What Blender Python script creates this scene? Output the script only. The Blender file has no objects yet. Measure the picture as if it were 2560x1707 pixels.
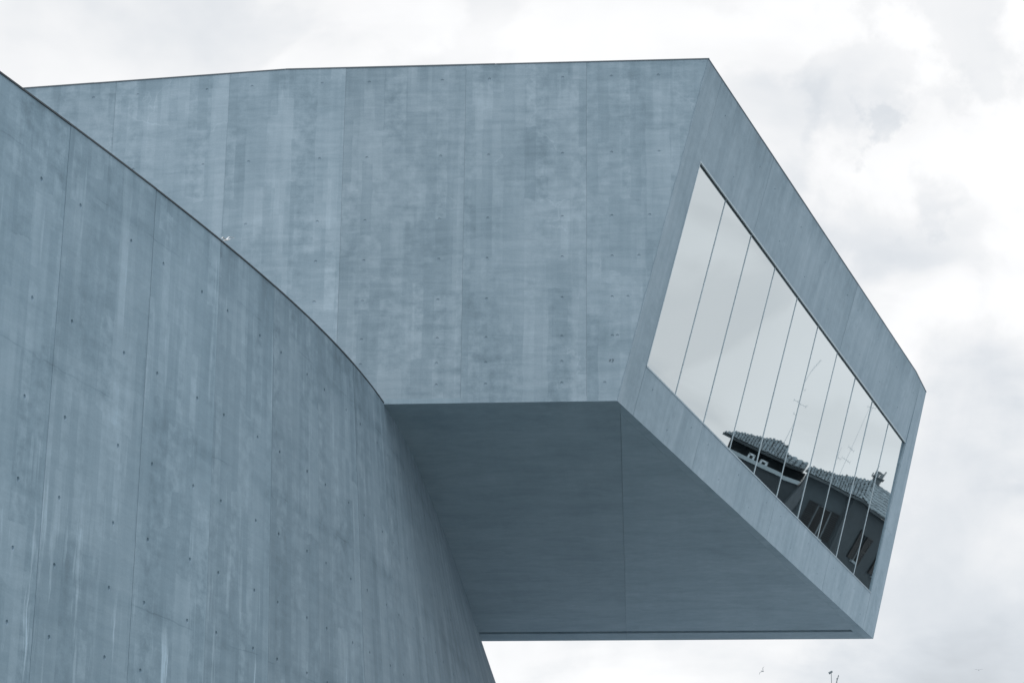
import bpy, bmesh, math, random
import numpy as np
from mathutils import Vector, Matrix
R = math.radians
random.seed(7)
scene = bpy.context.scene
col = scene.collection

# ------------------------------------------------------------------ camera
F_PX, PITCH, ROLL = 6036.6, R(18.2056), R(0.58063)
EYE = np.array([0, 0, 1.6])
_fw = np.array([0, math.cos(PITCH), math.sin(PITCH)])
_r = np.array([1.0, 0, 0]); _u = np.cross(_r, _fw)
RC = math.cos(ROLL)*_r + math.sin(ROLL)*_u
UC = -math.sin(ROLL)*_r + math.cos(ROLL)*_u
cd = bpy.data.cameras.new('camera'); cam = bpy.data.objects.new('camera', cd); col.objects.link(cam)
cd.sensor_width = 36; cd.lens = F_PX/2560*36; cd.clip_start = 0.1; cd.clip_end = 6000
cam.matrix_world = Matrix(((RC[0], UC[0], -_fw[0], EYE[0]), (RC[1], UC[1], -_fw[1], EYE[1]),
                           (RC[2], UC[2], -_fw[2], EYE[2]), (0, 0, 0, 1)))
scene.camera = cam

def direction(x, y):                       # a bearing in the place, as surveyed from the photograph
    v = (x-1280)/F_PX*RC - (y-853.5)/F_PX*UC + _fw
    return v/np.linalg.norm(v)

# ------------------------------------------------------------------ node helper
class NT:
    def __init__(s, tree): s.t = tree; s.n = tree.nodes; s.l = tree.links
    def put(s, sock, v):
        if isinstance(v, bpy.types.NodeSocket): s.l.new(v, sock)
        elif v is not None: sock.default_value = v
    def add(s, kind, ins=None, **props):
        nd = s.n.new(kind)
        for k, v in props.items(): setattr(nd, k, v)
        for k, v in (ins or {}).items(): s.put(nd.inputs[k], v)
        return nd
    def m(s, op, a, b=None, c=None, clamp=False):
        nd = s.n.new('ShaderNodeMath'); nd.operation = op; nd.use_clamp = clamp
        for i, v in enumerate((a, b, c)): s.put(nd.inputs[i], v)
        return nd.outputs[0]
    def xyz(s, x, y, z=0.0): return s.add('ShaderNodeCombineXYZ', {0: x, 1: y, 2: z}).outputs[0]
    def noise(s, vec, scale=1.0, detail=3.0, rough=0.55, dist=0.0):
        return s.add('ShaderNodeTexNoise', {'Vector': vec, 'Scale': scale, 'Detail': detail, 'Roughness': rough, 'Distortion': dist}).outputs['Fac']
    def smooth(s, v, a, b, lo=0.0, hi=1.0):
        return s.add('ShaderNodeMapRange', {0: v, 1: a, 2: b, 3: lo, 4: hi}, interpolation_type='SMOOTHSTEP').outputs[0]
    def mix(s, f, a, b, kind='MIX'):
        nd = s.n.new('ShaderNodeMix'); nd.data_type = 'RGBA'; nd.blend_type = kind; nd.clamp_factor = True
        s.put(nd.inputs[0], f); s.put(nd.inputs[6], a); s.put(nd.inputs[7], b)
        return nd.outputs[2]
    def scale(s, c, f):
        nd = s.add('ShaderNodeVectorMath', operation='SCALE'); s.put(nd.inputs[0], c); s.put(nd.inputs[3], f); return nd.outputs[0]

# ------------------------------------------------------------------ sky: bright broken overcast over a thin blue
SUN_AZ, SUN_EL = R(176), R(46)
world = bpy.data.worlds.new('World'); scene.world = world; world.use_nodes = True
W = NT(world.node_tree); W.n.clear()
sky = W.add('ShaderNodeTexSky', sky_type='NISHITA', sun_disc=False, sun_elevation=SUN_EL, sun_rotation=SUN_AZ)
tc = W.add('ShaderNodeTexCoord').outputs['Generated']
sp = W.add('ShaderNodeSeparateXYZ', {0: tc})
zz = W.m('ADD', W.m('MAXIMUM', sp.outputs[2], 0.0), 0.16)
pl = W.xyz(W.m('DIVIDE', sp.outputs[0], zz), W.m('DIVIDE', sp.outputs[1], zz), 0.3)
billow = W.noise(pl, 2.1, 6, 0.52, 0.25)
wc = lambda sc, det, amp: W.scale(W.add('ShaderNodeVectorMath', {0: W.add('ShaderNodeTexNoise', {'Vector': tc, 'Scale': sc, 'Detail': det, 'Roughness': .6}).outputs['Color'], 1: (.5, .5, .5)}, operation='SUBTRACT').outputs[0], amp)
tw = W.add('ShaderNodeVectorMath', {0: tc, 1: wc(13.0, 2.0, .085)}, operation='ADD').outputs[0]
tw = W.add('ShaderNodeVectorMath', {0: tw, 1: wc(48.0, 5.0, .045)}, operation='ADD').outputs[0]
wisp = W.noise(tc, 9.0, 4, 0.55, 0.6)
lum = W.m('ADD', 1.06, W.m('MULTIPLY', W.smooth(billow, 0.54, 0.32), -0.17))
lum = W.m('ADD', lum, W.m('MULTIPLY', W.m('SUBTRACT', wisp, 0.5), 0.20))
lum = W.m('ADD', lum, W.m('MULTIPLY', W.m('SUBTRACT', W.noise(tc, 21.0, 5, 0.55, 0.5), 0.5), 0.10))
cum = W.smooth(W.noise(tc, 15.0, 6, 0.5, 0.35), .44, .54)
lum = W.m('ADD', lum, W.m('MULTIPLY', W.m('SUBTRACT', cum, 1.0), W.m('MULTIPLY', W.smooth(W.noise(tc, 4.0, 2), .36, .58), .085)))
# shaded cloud undersides: bearing, angular radius, depth of shade, edge softness
for (x, y, r, amt, soft) in ((2345, 20, 200, .115, .4), (2150, 250, 150, .075, .45), (2240, 310, 100, .03, .6),
                             (2190, 360, 60, .07, .5), (2325, 572, 75, .06, .6), (1300, 1610, 260, .06, .5), (2480, 1500, 430, .165, 1.3), (2450, 1080, 230, .07, 1.0),
                             (1985, 560, 150, .06, .8), (2290, 1640, 260, .07, 1.2), (1830, 1650, 150, .04, .8)):
    d = direction(x, y); rad = r/F_PX
    dist = W.add('ShaderNodeVectorMath', {0: tw, 1: tuple(d)}, operation='DISTANCE').outputs['Value']
    lum = W.m('SUBTRACT', lum, W.m('MULTIPLY', W.smooth(dist, rad*(1+soft*.5), rad*(1-soft*.5)), amt))
cloud = W.mix(W.smooth(lum, 0.72, 1.0), (0.925, 0.975, 1.03, 1), (1.0, 1.003, 1.008, 1))
cloud = W.scale(cloud, W.m('MULTIPLY', lum, 10.2))
skyc = W.mix(0.94, sky.outputs[0], cloud)
bg = W.add('ShaderNodeBackground', {0: skyc, 1: 0.1})
W.l.new(bg.outputs[0], W.add('ShaderNodeOutputWorld').inputs[0])

sl = bpy.data.lights.new('sun', 'SUN'); sl.energy = 0.75; sl.angle = R(22); sl.color = (1.0, 0.985, 0.965)
so = bpy.data.objects.new('sun', sl); col.objects.link(so)
sd = Vector((math.sin(SUN_AZ)*math.cos(SUN_EL), math.cos(SUN_AZ)*math.cos(SUN_EL), math.sin(SUN_EL)))
so.location = sd*120; so.rotation_euler = sd.to_track_quat('Z', 'Y').to_euler()
vs = scene.view_settings
vs.view_transform = 'Standard'; vs.look = 'None'; vs.exposure = 0.0; vs.gamma = 1.0; vs.use_curve_mapping = False
scene.render.engine = 'CYCLES'
scene.cycles.max_bounces = 8; scene.cycles.diffuse_bounces = 4; scene.cycles.glossy_bounces = 4; scene.cycles.transparent_max_bounces = 8
scene.render.resolution_x = 1024; scene.render.resolution_y = 682

# ------------------------------------------------------------------ materials
def new_mat(name):
    mt = bpy.data.materials.new(name); mt.use_nodes = True; T = NT(mt.node_tree); T.n.clear()
    b = T.add('ShaderNodeBsdfPrincipled'); o = T.add('ShaderNodeOutputMaterial'); T.l.new(b.outputs[0], o.inputs[0])
    return mt, T, b, o

def concrete(name, base, board=1.0, streak=1.0, ripple=1.0, lifts=0.0, runs=0.0, cracks=0.3, top=None, strip=0.0, rf=(1.1, 7.5)):
    mt, T, b, o = new_mat(name)
    uv = T.add('ShaderNodeUVMap').outputs[0]; s = T.add('ShaderNodeSeparateXYZ', {0: uv}); u, v = s.outputs[0], s.outputs[1]
    oi = T.add('ShaderNodeObjectInfo'); rnd = oi.outputs['Random']
    tone = T.add('ShaderNodeSeparateColor', {0: oi.outputs['Color']}).outputs[0]
    off = T.m('MULTIPLY', rnd, 61.0)
    P = lambda a, c, k=0.0: T.xyz(T.m('ADD', T.m('MULTIPLY', u, a), off), T.m('MULTIPLY', v, c), k)
    ctr = lambda x, g: T.m('MULTIPLY', T.m('SUBTRACT', x, 0.5), g)
    cloudy = T.noise(P(.55, .55), 1.0, 4, .55, .3)
    stc = T.noise(P(2.1, .16, 3), 1.0, 3, .5)
    stf = T.noise(P(9.0, .42, 5), 1.0, 4, .55)
    rip = T.noise(P(rf[0], rf[1], 7), 1.0, 5, .6, .6)
    grain = T.noise(P(34, 34, 9), 1.0, 3, .6)
    mot = T.noise(P(4.5, 4.5, 11), 1.0, 6, .62)
    # board and sheet marks left by the formwork
    def marks(w, h, jit, seed):
        c = T.m('FLOOR', T.m('DIVIDE', T.m('ADD', T.m('ADD', u, off), ctr(T.noise(T.xyz(0.0, v, seed), 1.3, 2), jit)), w))
        wn = T.add('ShaderNodeTexWhiteNoise', {0: T.xyz(c, seed, off)}, noise_dimensions='3D').outputs[0]
        rr = T.m('ADD', T.m('DIVIDE', T.m('ADD', v, ctr(T.noise(P(3, 1.2, seed), 1.0, 3), .25)), h), T.m('MULTIPLY', wn, 7.0))
        rw = T.m('FLOOR', rr)
        return T.add('ShaderNodeTexWhiteNoise', {0: T.xyz(c, rw, T.m('ADD', off, seed))}, noise_dimensions='3D').outputs[0]
    b1 = marks(.21, 1.55, .06, 1.7); b2 = marks(.47, 2.3, .1, 4.2)
    row = T.m('FLOOR', T.m('ADD', T.m('DIVIDE', T.m('ADD', v, ctr(mot, .22)), 1.22), T.m('MULTIPLY', rnd, 3.0)))
    b3 = T.add('ShaderNodeTexWhiteNoise', {0: T.xyz(row, off, 0.0)}, noise_dimensions='3D').outputs[0]
    mk = T.smooth(mot, .30, .66)
    tot = T.m('ADD', ctr(cloudy, .26), ctr(stc, .40*streak))
    for x in (ctr(stf, .22*streak), ctr(rip, .20*ripple), ctr(grain, .14), ctr(mot, .30),
              T.m('MULTIPLY', ctr(b1, .17*board), mk), T.m('MULTIPLY', ctr(b2, .17*board), T.m('SUBTRACT', 1.15, mk)), ctr(b3, .05*board)):
        tot = T.m('ADD', tot, x)
    rect = marks(.17, 1.05, .03, 8.8)
    tot = T.m('ADD', tot, T.m('MULTIPLY', T.smooth(rect, .84, .90), T.m('MULTIPLY', .065*board, T.smooth(cloudy, .40, .60))))
    if strip:                                             # overlap of neighbouring formwork sheets
        sm = T.m('MULTIPLY', T.m('FRACT', T.m('DIVIDE', u, strip)), strip)
        tot = T.m('ADD', tot, T.m('MULTIPLY', T.smooth(sm, .34, .24), T.m('MULTIPLY', T.smooth(stc, .3, .6), .055)))
    if lifts:                                             # stained pour lines at each lift of the formwork
        w = T.m('ADD', v, ctr(T.noise(P(1.2, 1.2, 13), 1.0, 4), .16))
        fr = T.m('ABSOLUTE', T.m('SUBTRACT', T.m('FRACT', T.m('ADD', T.m('DIVIDE', w, 2.72), .34)), .5))
        ln = T.m('MULTIPLY', T.smooth(fr, .075, .0), T.smooth(T.noise(P(.7, .7, 15), 1.0, 4), .36, .66))
        thin = T.m('MULTIPLY', T.smooth(fr, .006, .0), T.smooth(T.noise(P(.9, .3, 17), 1.0, 3), .45, .6))
        tot = T.m('SUBTRACT', tot, T.m('MULTIPLY', T.m('ADD', ln, T.m('MULTIPLY', thin, 1.2)), .13*lifts))
    if runs:                                              # lime runs
        a = T.noise(T.xyz(T.m('ADD', T.m('MULTIPLY', u, 5.5), ctr(T.noise(P(2, 1.1, 19), 1.0, 4), 1.1)), T.m('MULTIPLY', v, .35), off), 1.0, 4, .6)
        reg = T.smooth(T.noise(P(.33, .26, 21), 1.0, 2), .36, .52)
        low = T.smooth(v, 10.2, 7.6)
        rn = T.m('MULTIPLY', T.m('MULTIPLY', T.smooth(a, .575, .66), reg), low)
        tot = T.m('ADD', tot, T.m('MULTIPLY', rn, .30*runs))
        lt = T.m('MULTIPLY', T.smooth(T.noise(P(7.0, .26, 23), 1.0, 2, .45), .62, .68), T.smooth(T.noise(P(.8, .9, 25), 1.0, 3), .45, .6))
        tot = T.m('ADD', tot, T.m('MULTIPLY', lt, .13))
    if cracks:                                            # hairline cracks, slightly limed
        wv = T.add('ShaderNodeVectorMath', {0: P(.42, .62, 27)}, operation='ADD'); 
        nz = T.add('ShaderNodeTexNoise', {'Vector': P(2.2, 2.2, 29), 'Scale': 1.0, 'Detail': 5.0}).outputs['Color']
        T.put(wv.inputs[1], T.scale(nz, .35))
        vo = T.add('ShaderNodeTexVoronoi', {'Vector': wv.outputs[0], 'Scale': 1.0}, feature='DISTANCE_TO_EDGE').outputs['Distance']
        ck = T.m('MULTIPLY', T.smooth(vo, .008, .002), T.smooth(T.noise(P(.5, .5, 31), 1.0, 2), .55, .64))
        tot = T.m('ADD', tot, T.m('MULTIPLY', ck, .12*cracks))
    if top is not None:                                   # soot washed down from the coping
        dn = T.m('SUBTRACT', top, v)
        wash = T.m('MULTIPLY', T.smooth(dn, T.m('MULTIPLY_ADD', stf, 3.0, -.7), 0.0), T.smooth(stc, .38, .62))
        tot = T.m('SUBTRACT', tot, T.m('MULTIPLY', wash, .15))
    mult = T.m('MULTIPLY', T.m('MAXIMUM', T.m('MULTIPLY_ADD', tot, 1.5, 1.0), .4), tone)
    tint = T.mix(T.smooth(tot, -.22, .2), (base[0]*.95, base[1]*1.0, base[2]*1.02, 1), (base[0]*1.05, base[1], base[2]*.98, 1))
    T.l.new(T.scale(tint, mult), b.inputs['Base Color'])
    T.put(b.inputs['Roughness'], T.smooth(mot, .2, .8, .62, .86)); b.inputs['Specular IOR Level'].default_value = .28
    h = T.m('ADD', ctr(rip, .9*ripple), ctr(mot, .7))
    bp = T.add('ShaderNodeBump', {'Height': h, 'Strength': .30, 'Distance': .012})
    T.l.new(bp.outputs[0], b.inputs['Normal'])
    return mt

def plain(name, c, rough=.6, metal=0.0, var=.2, scale=3.0, spec=.4):
    mt, T, b, o = new_mat(name)
    tcn = T.add('ShaderNodeTexCoord').outputs['Object']
    n = T.noise(tcn, scale, 5, .6)
    f = T.m('ADD', 1.0, T.m('MULTIPLY', T.m('SUBTRACT', n, .5), var*2))
    T.l.new(T.scale((*c, ), f), b.inputs['Base Color'])
    b.inputs['Roughness'].default_value = rough; b.inputs['Metallic'].default_value = metal; b.inputs['Specular IOR Level'].default_value = spec
    return mt

CB = (.238, .327, .397)
M = {}
M['wall'] = concrete('board_marked_concrete', CB, board=.85, streak=.5, ripple=1.4, cracks=.8, top=21.7, strip=2.395)
M['curve'] = concrete('curved_concrete', (.213, .309, .386), board=.95, streak=.55, ripple=.8, lifts=.75, runs=1.5, cracks=.25, top=14.7)
M['end'] = concrete('end_concrete', (.255, .351, .427), board=.3, streak=.6, ripple=.35, cracks=.2, top=21.7)
M['soffit'] = concrete('soffit_concrete', (.246, .343, .416), board=.15, streak=.12, ripple=1.3, cracks=.6, rf=(.75, 1.7))
M['core'] = plain('joint_mortar', (.15, .20, .24), .95, 0, .15)
M['slot'] = plain('dark_slot', (.03, .04, .048), .9)
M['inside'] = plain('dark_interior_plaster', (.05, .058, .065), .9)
M['coping'] = plain('dark_zinc', (.045, .060, .072), .6, .2, .15)
M['edge'] = plain('grey_zinc', (.085, .115, .14), .6, .2, .15)
M['alu'] = plain('brushed_aluminium', (.30, .40, .47), .42, .75, .08, 9)
M['fin'] = plain('pale_glazing_joint', (.44, .54, .61), .5, 0, .08, 9)
M['trim'] = plain('pale_painted_trim', (.40, .50, .56), .5, 0, .08, 9)
M['gasket'] = plain('black_gasket', (.012, .015, .018), .7)
M['ground'] = plain('pale_paving', (.55, .575, .59), .9, 0, .2, .15)
M['bounce_cut_sheet'] = plain('bounce_cut_green', (.035, .06, .035), .9, 0, .4, 2.0)  # dark colour for the added sheet that cuts bounce light

mt, T, b, o = new_mat('coated_glass')
T.n.remove(b)
fr = T.add('ShaderNodeFresnel', {0: 1.5})
fac = T.m('MULTIPLY_ADD', fr.outputs[0], .80, .46, clamp=True)
gl = T.add('ShaderNodeBsdfGlossy', {'Color': (.905, .985, 1.02, 1), 'Roughness': 0.009})
tr = T.add('ShaderNodeBsdfTransparent', {'Color': (.36, .42, .45, 1)})
mx = T.add('ShaderNodeMixShader', {0: fac, 1: tr.outputs[0], 2: gl.outputs[0]}); T.l.new(mx.outputs[0], o.inputs[0])
M['glass'] = mt

# ------------------------------------------------------------------ object helpers
def tag(ob, label=None, cat=None, group=None, kind=None):
    for k, v in (('label', label), ('category', cat), ('group', group), ('kind', kind)):
        if v: ob[k] = v
    return ob
def empty(name, loc, label, cat, group=None):
    e = bpy.data.objects.new(name, None); col.objects.link(e); e.location = loc; e.empty_display_size = .5
    return tag(e, label, cat, group)
def link(name, me, mat, parent=None, tone=1.0):
    ob = bpy.data.objects.new(name, me); col.objects.link(ob)
    if mat is not None and not me.materials: me.materials.append(mat)
    ob.color = (tone, tone, tone, 1)
    if parent is not None:
        ob.parent = parent
        w = Vector((0, 0, 0)); p = parent
        while p is not None: w = w + p.location; p = p.parent
        ob.location = -w                                   # meshes are written in world coordinates
    return ob
class MB:
    def __init__(s): s.v = []; s.f = []; s.uv = []
    def poly(s, pts, uvs=None):
        k = len(s.v); s.v += [tuple(float(c) for c in p) for p in pts]; s.f.append(list(range(k, k+len(pts))))
        s.uv += list(uvs) if uvs else [(p[0]+p[1], p[2]) for p in pts]
    def hexa(s, c):                                        # 8 corners: 4 of one face, 4 of the opposite one
        c = [np.asarray(p, float) for p in c]; mid = sum(c)/8
        for q in ((0, 1, 2, 3), (4, 5, 6, 7), (0, 1, 5, 4), (1, 2, 6, 5), (2, 3, 7, 6), (3, 0, 4, 7)):
            p = [c[i] for i in q]; n = np.cross(p[1]-p[0], p[2]-p[0])
            if n @ (sum(p)/4-mid) < 0: p.reverse()
            s.poly(p)
    def box(s, o, ex, ey, ez, lo, hi):
        P = lambda a, b, c: np.asarray(o)+np.asarray(ex)*a+np.asarray(ey)*b+np.asarray(ez)*c
        s.hexa([P(lo[0], lo[1], lo[2]), P(hi[0], lo[1], lo[2]), P(hi[0], hi[1], lo[2]), P(lo[0], hi[1], lo[2]),
                P(lo[0], lo[1], hi[2]), P(hi[0], lo[1], hi[2]), P(hi[0], hi[1], hi[2]), P(lo[0], hi[1], hi[2])])
    def tube(s, a, b, r0, r1=None, n=8):
        a = np.asarray(a, float); b = np.asarray(b, float); r1 = r0 if r1 is None else r1
        d = (b-a)/np.linalg.norm(b-a); h = np.array([0, 0, 1.0]) if abs(d[2]) < .9 else np.array([1.0, 0, 0])
        x = np.cross(d, h); x /= np.linalg.norm(x); y = np.cross(d, x)
        A = [a+r0*(x*math.cos(t)+y*math.sin(t)) for t in np.linspace(0, 2*math.pi, n, endpoint=False)]
        B = [b+r1*(x*math.cos(t)+y*math.sin(t)) for t in np.linspace(0, 2*math.pi, n, endpoint=False)]
        for i in range(n): j = (i+1) % n; s.poly([A[j], A[i], B[i], B[j]])
        s.poly(A); s.poly(B[::-1])
    def mesh(s, name, smooth=False):
        me = bpy.data.meshes.new(name); me.from_pydata(s.v, [], s.f)
        ul = me.uv_layers.new(name='UVMap'); k = 0
        for f in s.f:
            for i in f: ul.data[k].uv = s.uv[i]; k += 1
        if smooth: me.polygons.foreach_set('use_smooth', [True]*len(me.polygons))
        me.update(); return me
    def build(s, name, mat, parent=None, tone=1.0, smooth=False): return link(name, s.mesh(name, smooth), mat, parent, tone)

def slab(Fm, left, right, v0, v1, holes=(), r=.045, thick=.10, hole_d=.012, du=None, vcuts=(), uv=None):
    """cast panel: Fm(u, v, depth) -> point; left/right(v) give its side edges; holes (u, v) are recessed tie holes"""
    m = MB(); uv = uv or (lambda u, v: (u, v))
    rows = sorted({round(h[1], 3) for h in holes if v0+.12 < h[1] < v1-.12})
    cuts = [(v0, None)]
    for y in rows: cuts += [(y-r, y), (y+r, None)]
    edges = [c[0] for c in cuts]+[v1]
    bands = []
    for i, (a, y) in enumerate(cuts):
        b_ = edges[i+1]
        if y is None:
            q = [a]+[c for c in vcuts if a+.05 < c < b_-.05]+[b_]
            bands += [(q[k], q[k+1], None) for k in range(len(q)-1)]
        else: bands.append((a, b_, y))
    def q4(p, d=(0, 0, 0, 0)): m.poly([Fm(x, y, e) for (x, y), e in zip(p, d)], [uv(x, y) for x, y in p])
    for bi, (a, b_, y) in enumerate(bands):
        mid = (a+b_)/2; w = right(mid)-left(mid)
        hs = sorted(h[0] for h in holes if y is not None and abs(h[1]-y) < .002 and left(mid)+.12 < h[0] < right(mid)-.12)
        ts = {0.0, 1.0}
        n = max(1, int(round(w/du))) if du else 1
        cells = []
        for h in hs: cells.append(((h-r-left(mid))/w, (h+r-left(mid))/w, h))
        for k in range(1, n):
            t = k/n
            if all(not (c[0]-.01 < t < c[1]+.01) for c in cells): ts.add(t)
        for c in cells: ts.add(c[0]); ts.add(c[1])
        ts = sorted(ts)
        U = lambda t, vv: left(vv)+(right(vv)-left(vv))*t
        for k in range(len(ts)-1):
            t0, t1 = ts[k], ts[k+1]
            hc = [c for c in cells if abs(c[0]-t0) < 1e-9]
            P4 = [(U(t0, a), a), (U(t1, a), a), (U(t1, b_), b_), (U(t0, b_), b_)]
            if not hc: q4(P4); continue
            ang = [math.pi*(1.25+.25*j) for j in range(8)]; hu = hc[0][2]
            outer = []
            for j in range(4):
                p, q = P4[j], P4[(j+1) % 4]; outer += [p, ((p[0]+q[0])/2, (p[1]+q[1])/2)]
            o1 = [(hu+.72*r*math.cos(t), y+.72*r*math.sin(t)) for t in ang]
            o2 = [(hu+.50*r*math.cos(t), y+.50*r*math.sin(t)) for t in ang]
            for j in range(8):
                g = (j+1) % 8
                q4([outer[j], outer[g], o1[g], o1[j]])
                q4([o1[j], o1[g], o2[g], o2[j]], (0, 0, hole_d, hole_d))
            q4(o2, [hole_d]*8)
        m.poly([Fm(U(0, b_), b_, 0), Fm(U(0, b_), b_, thick), Fm(U(0, a), a, thick), Fm(U(0, a), a, 0)], [uv(U(0, b_), b_)]*2+[uv(U(0, a), a)]*2)
        m.poly([Fm(U(1, a), a, 0), Fm(U(1, a), a, thick), Fm(U(1, b_), b_, thick), Fm(U(1, b_), b_, 0)], [uv(U(1, a), a)]*2+[uv(U(1, b_), b_)]*2)
    nseg = max(1, int(round((right(v0)-left(v0))/du))) if du else 1
    for vv, flip in ((v0, False), (v1, True)):
        for k in range(nseg):
            x0 = left(vv)+(right(vv)-left(vv))*k/nseg; x1 = left(vv)+(right(vv)-left(vv))*(k+1)/nseg
            p = [(x0, 0), (x0, thick), (x1, thick), (x1, 0)]
            if flip: p.reverse()
            m.poly([Fm(x, vv, d) for x, d in p], [uv(x, vv) for x, d in p])
    return m

# ------------------------------------------------------------------ ground
g = MB(); g.poly([(-3000, -3000, 0), (3000, -3000, 0), (3000, 3000, 0), (-3000, 3000, 0)])
tag(g.build('ground', M['ground']), kind='structure')
g = MB(); g.poly([(-14, 14, .004), (10.0, 10, .004), (12.5, 36, .004), (12.5, 50, .004), (7.0, 57, .004), (4.2, 62, .004), (4.2, 92, .004), (-14, 92, .004)])  # unseen dark green sheet, added and outlined to cut bounce light onto the soffit
tag(g.build('bounce_cut_sheet', M['bounce_cut_sheet']), kind='structure')

# ================================================================== the cantilevered gallery
A = np.array([3.8087, 43.3946, 21.7594]); B = np.array([1.9927, 43.5462, 14.7654])
ZT, ZB = A[2], B[2]
D1 = np.array([math.sin(R(19.8)), math.cos(R(19.8)), 0])          # along the window end
D2 = np.array([-math.cos(R(4.772)), math.sin(R(4.772)), 0])       # along the side wall, away from the window
D3 = np.array([-math.cos(R(10.98)), math.sin(R(10.98)), 0])       # beyond the bend of the side wall
UP = A-B                                                          # the leaning edge
NG = np.cross(D1, UP); NG /= np.linalg.norm(NG); NG = NG if NG[0] > 0 else -NG
N2 = np.array([-D2[1], D2[0], 0]); N2 = N2 if N2[1] < 0 else -N2
N3 = np.array([-D3[1], D3[0], 0]); N3 = N3 if N3[1] < 0 else -N3
A0 = np.array([A[0], A[1], 0]); KB = 8.42                          # bend of the side wall
gal = empty('cantilevered_gallery', (-2.0, 55, 0), 'long concrete gallery jutting out overhead with a slanted glazed end', 'building')

def side(u, v, d):
    if u <= KB: p = A0+D2*u; n = N2
    else: p = A0+D2*KB+D3*(u-KB); n = N3
    p = p - n*d
    return np.array([p[0], p[1], v])
lean = (UP @ -D2)/UP[2]
def worn(v): return .004*math.sin(3.1*v)+.004*math.sin(8.3*v+1)+.003*math.sin(21*v+2)+(.010 if math.sin(5.7*v)+math.sin(13.1*v) > 1.75 else 0)
ROWS = (21.44, 19.82, 18.50, 17.67, 16.84, 16.06, 15.56, 15.13)
seams = [0, 2.40, 4.79, 7.19, 9.56, 11.95, 14.3, 16.7, 19.1, 21.5, 23.9, 26.3]
tones = [.985, .965, .95, 1.045, 1.06, 1.03, 1.0, 1.0, .98, 1.0, 1.0]
GAP = .0014
for i in range(len(seams)-1):
    a, b_ = seams[i], seams[i+1]
    hl = [(a+.47, z) for z in ROWS]+[(b_-.47, z) for z in ROWS]
    if i == 0: hl = [(1.91, z) for z in ROWS]+[(max(.99, .28+(ZT-z)*lean+.05), z) for z in ROWS]; hl = [h for h in hl if h[0] > (ZT-h[1])*lean+.22]
    pr = random.uniform(-.003, .003)
    if a < KB < b_:                                               # the bend falls inside this panel
        def Fm(u, v, d, pr=pr): return side(u, v, d+pr)
        le = lambda v, a=a: a+GAP
        m = slab(Fm, le, lambda v: KB, ZB+.005, ZT, [h for h in hl if h[0] < KB])
        m2 = slab(Fm, lambda v: KB+1e-4, lambda v, b_=b_: b_-GAP, ZB+.005, ZT, [h for h in hl if h[0] > KB+.2])
        k = len(m.v); m.v += m2.v; m.uv += m2.uv; m.f += [[x+k for x in f] for f in m2.f]
    else:
        le = (lambda v: (ZT-v)*lean+.013+worn(v)) if i == 0 else (lambda v, a=a: a+GAP)
        m = slab(lambda u, v, d, pr=pr: side(u, v, d+pr), le, lambda v, b_=b_: b_-GAP, ZB+.005, ZT, hl, vcuts=[ZB+.11*k for k in range(1, 63)] if i == 0 else ())
    m.build('wall_panel', M['wall'], gal, tones[i])
UE = seams[-1]

# window end: a along D1, b from 0 (soffit) to 1 (top)
AE = lambda b: 23.87-.37*b
WA0, WA1, WB0, WB1 = 1.02, 22.44, .142, .747
def endp(a, b, d):
    bow = .10*max(0.0, (b-.747)/.253)*(min(a/21.4, 1.0) if a < 21.4 else max(0.0, 1-(a-21.4)/2.1))
    return B+UP*b+D1*a-NG*(d-bow)
LU = np.linalg.norm(UP)
euv = lambda a, b: (a, 14.765+b*LU*.97)
def endpanel(a0, a1, b0, b1, tone, name='end_panel', right=None, rnd=None):
    pits = []
    rng = random.Random(int(a0*100+b0*1000))
    n = int((a1-a0)/1.2)
    for k in range(n): pits.append((a0+(k+.5)*(a1-a0)/n, round(b0+(b1-b0)*(.28 if k % 2 else .72), 3)))
    pr = random.uniform(-.002, .002)
    Fm = lambda a, b, d: endp(a, b, d+pr)
    # holes in units of the slab height
    Fs = lambda a, bb, d: endp(a, bb/LU, d+pr)
    hs = [(x, y*LU) for x, y in pits]
    m = slab(Fs, lambda v: a0+.008, (lambda v: a1-.008) if right is None else (lambda v: right(v/LU)), b0*LU, b1*LU, hs, r=.035, du=1.05, vcuts=[], uv=lambda a, bb: euv(a, bb/LU))
    return m.build(name, M['end'], gal, tone)
endpanel(.0, WA0, 0, 1, .965)
top_j = [WA0, WA0+2*2.142, WA0+6*2.142, WA1]
for i in range(3): endpanel(top_j[i], top_j[i+1], WB1, 1, (.965, .975, .99)[i])
bot_j = [WA0, 5.2, 11.6, 17.4, WA1]
for i in range(4): endpanel(bot_j[i], bot_j[i+1], 0, WB0, (1.0, 1.03, 1.05, 1.05)[i])
endpanel(WA1, 23.6, 0, .40, 1.05, right=lambda b: AE(b))
endpanel(WA1, 23.6, .4008, 1, 1.02, right=lambda b: AE(b))

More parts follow.
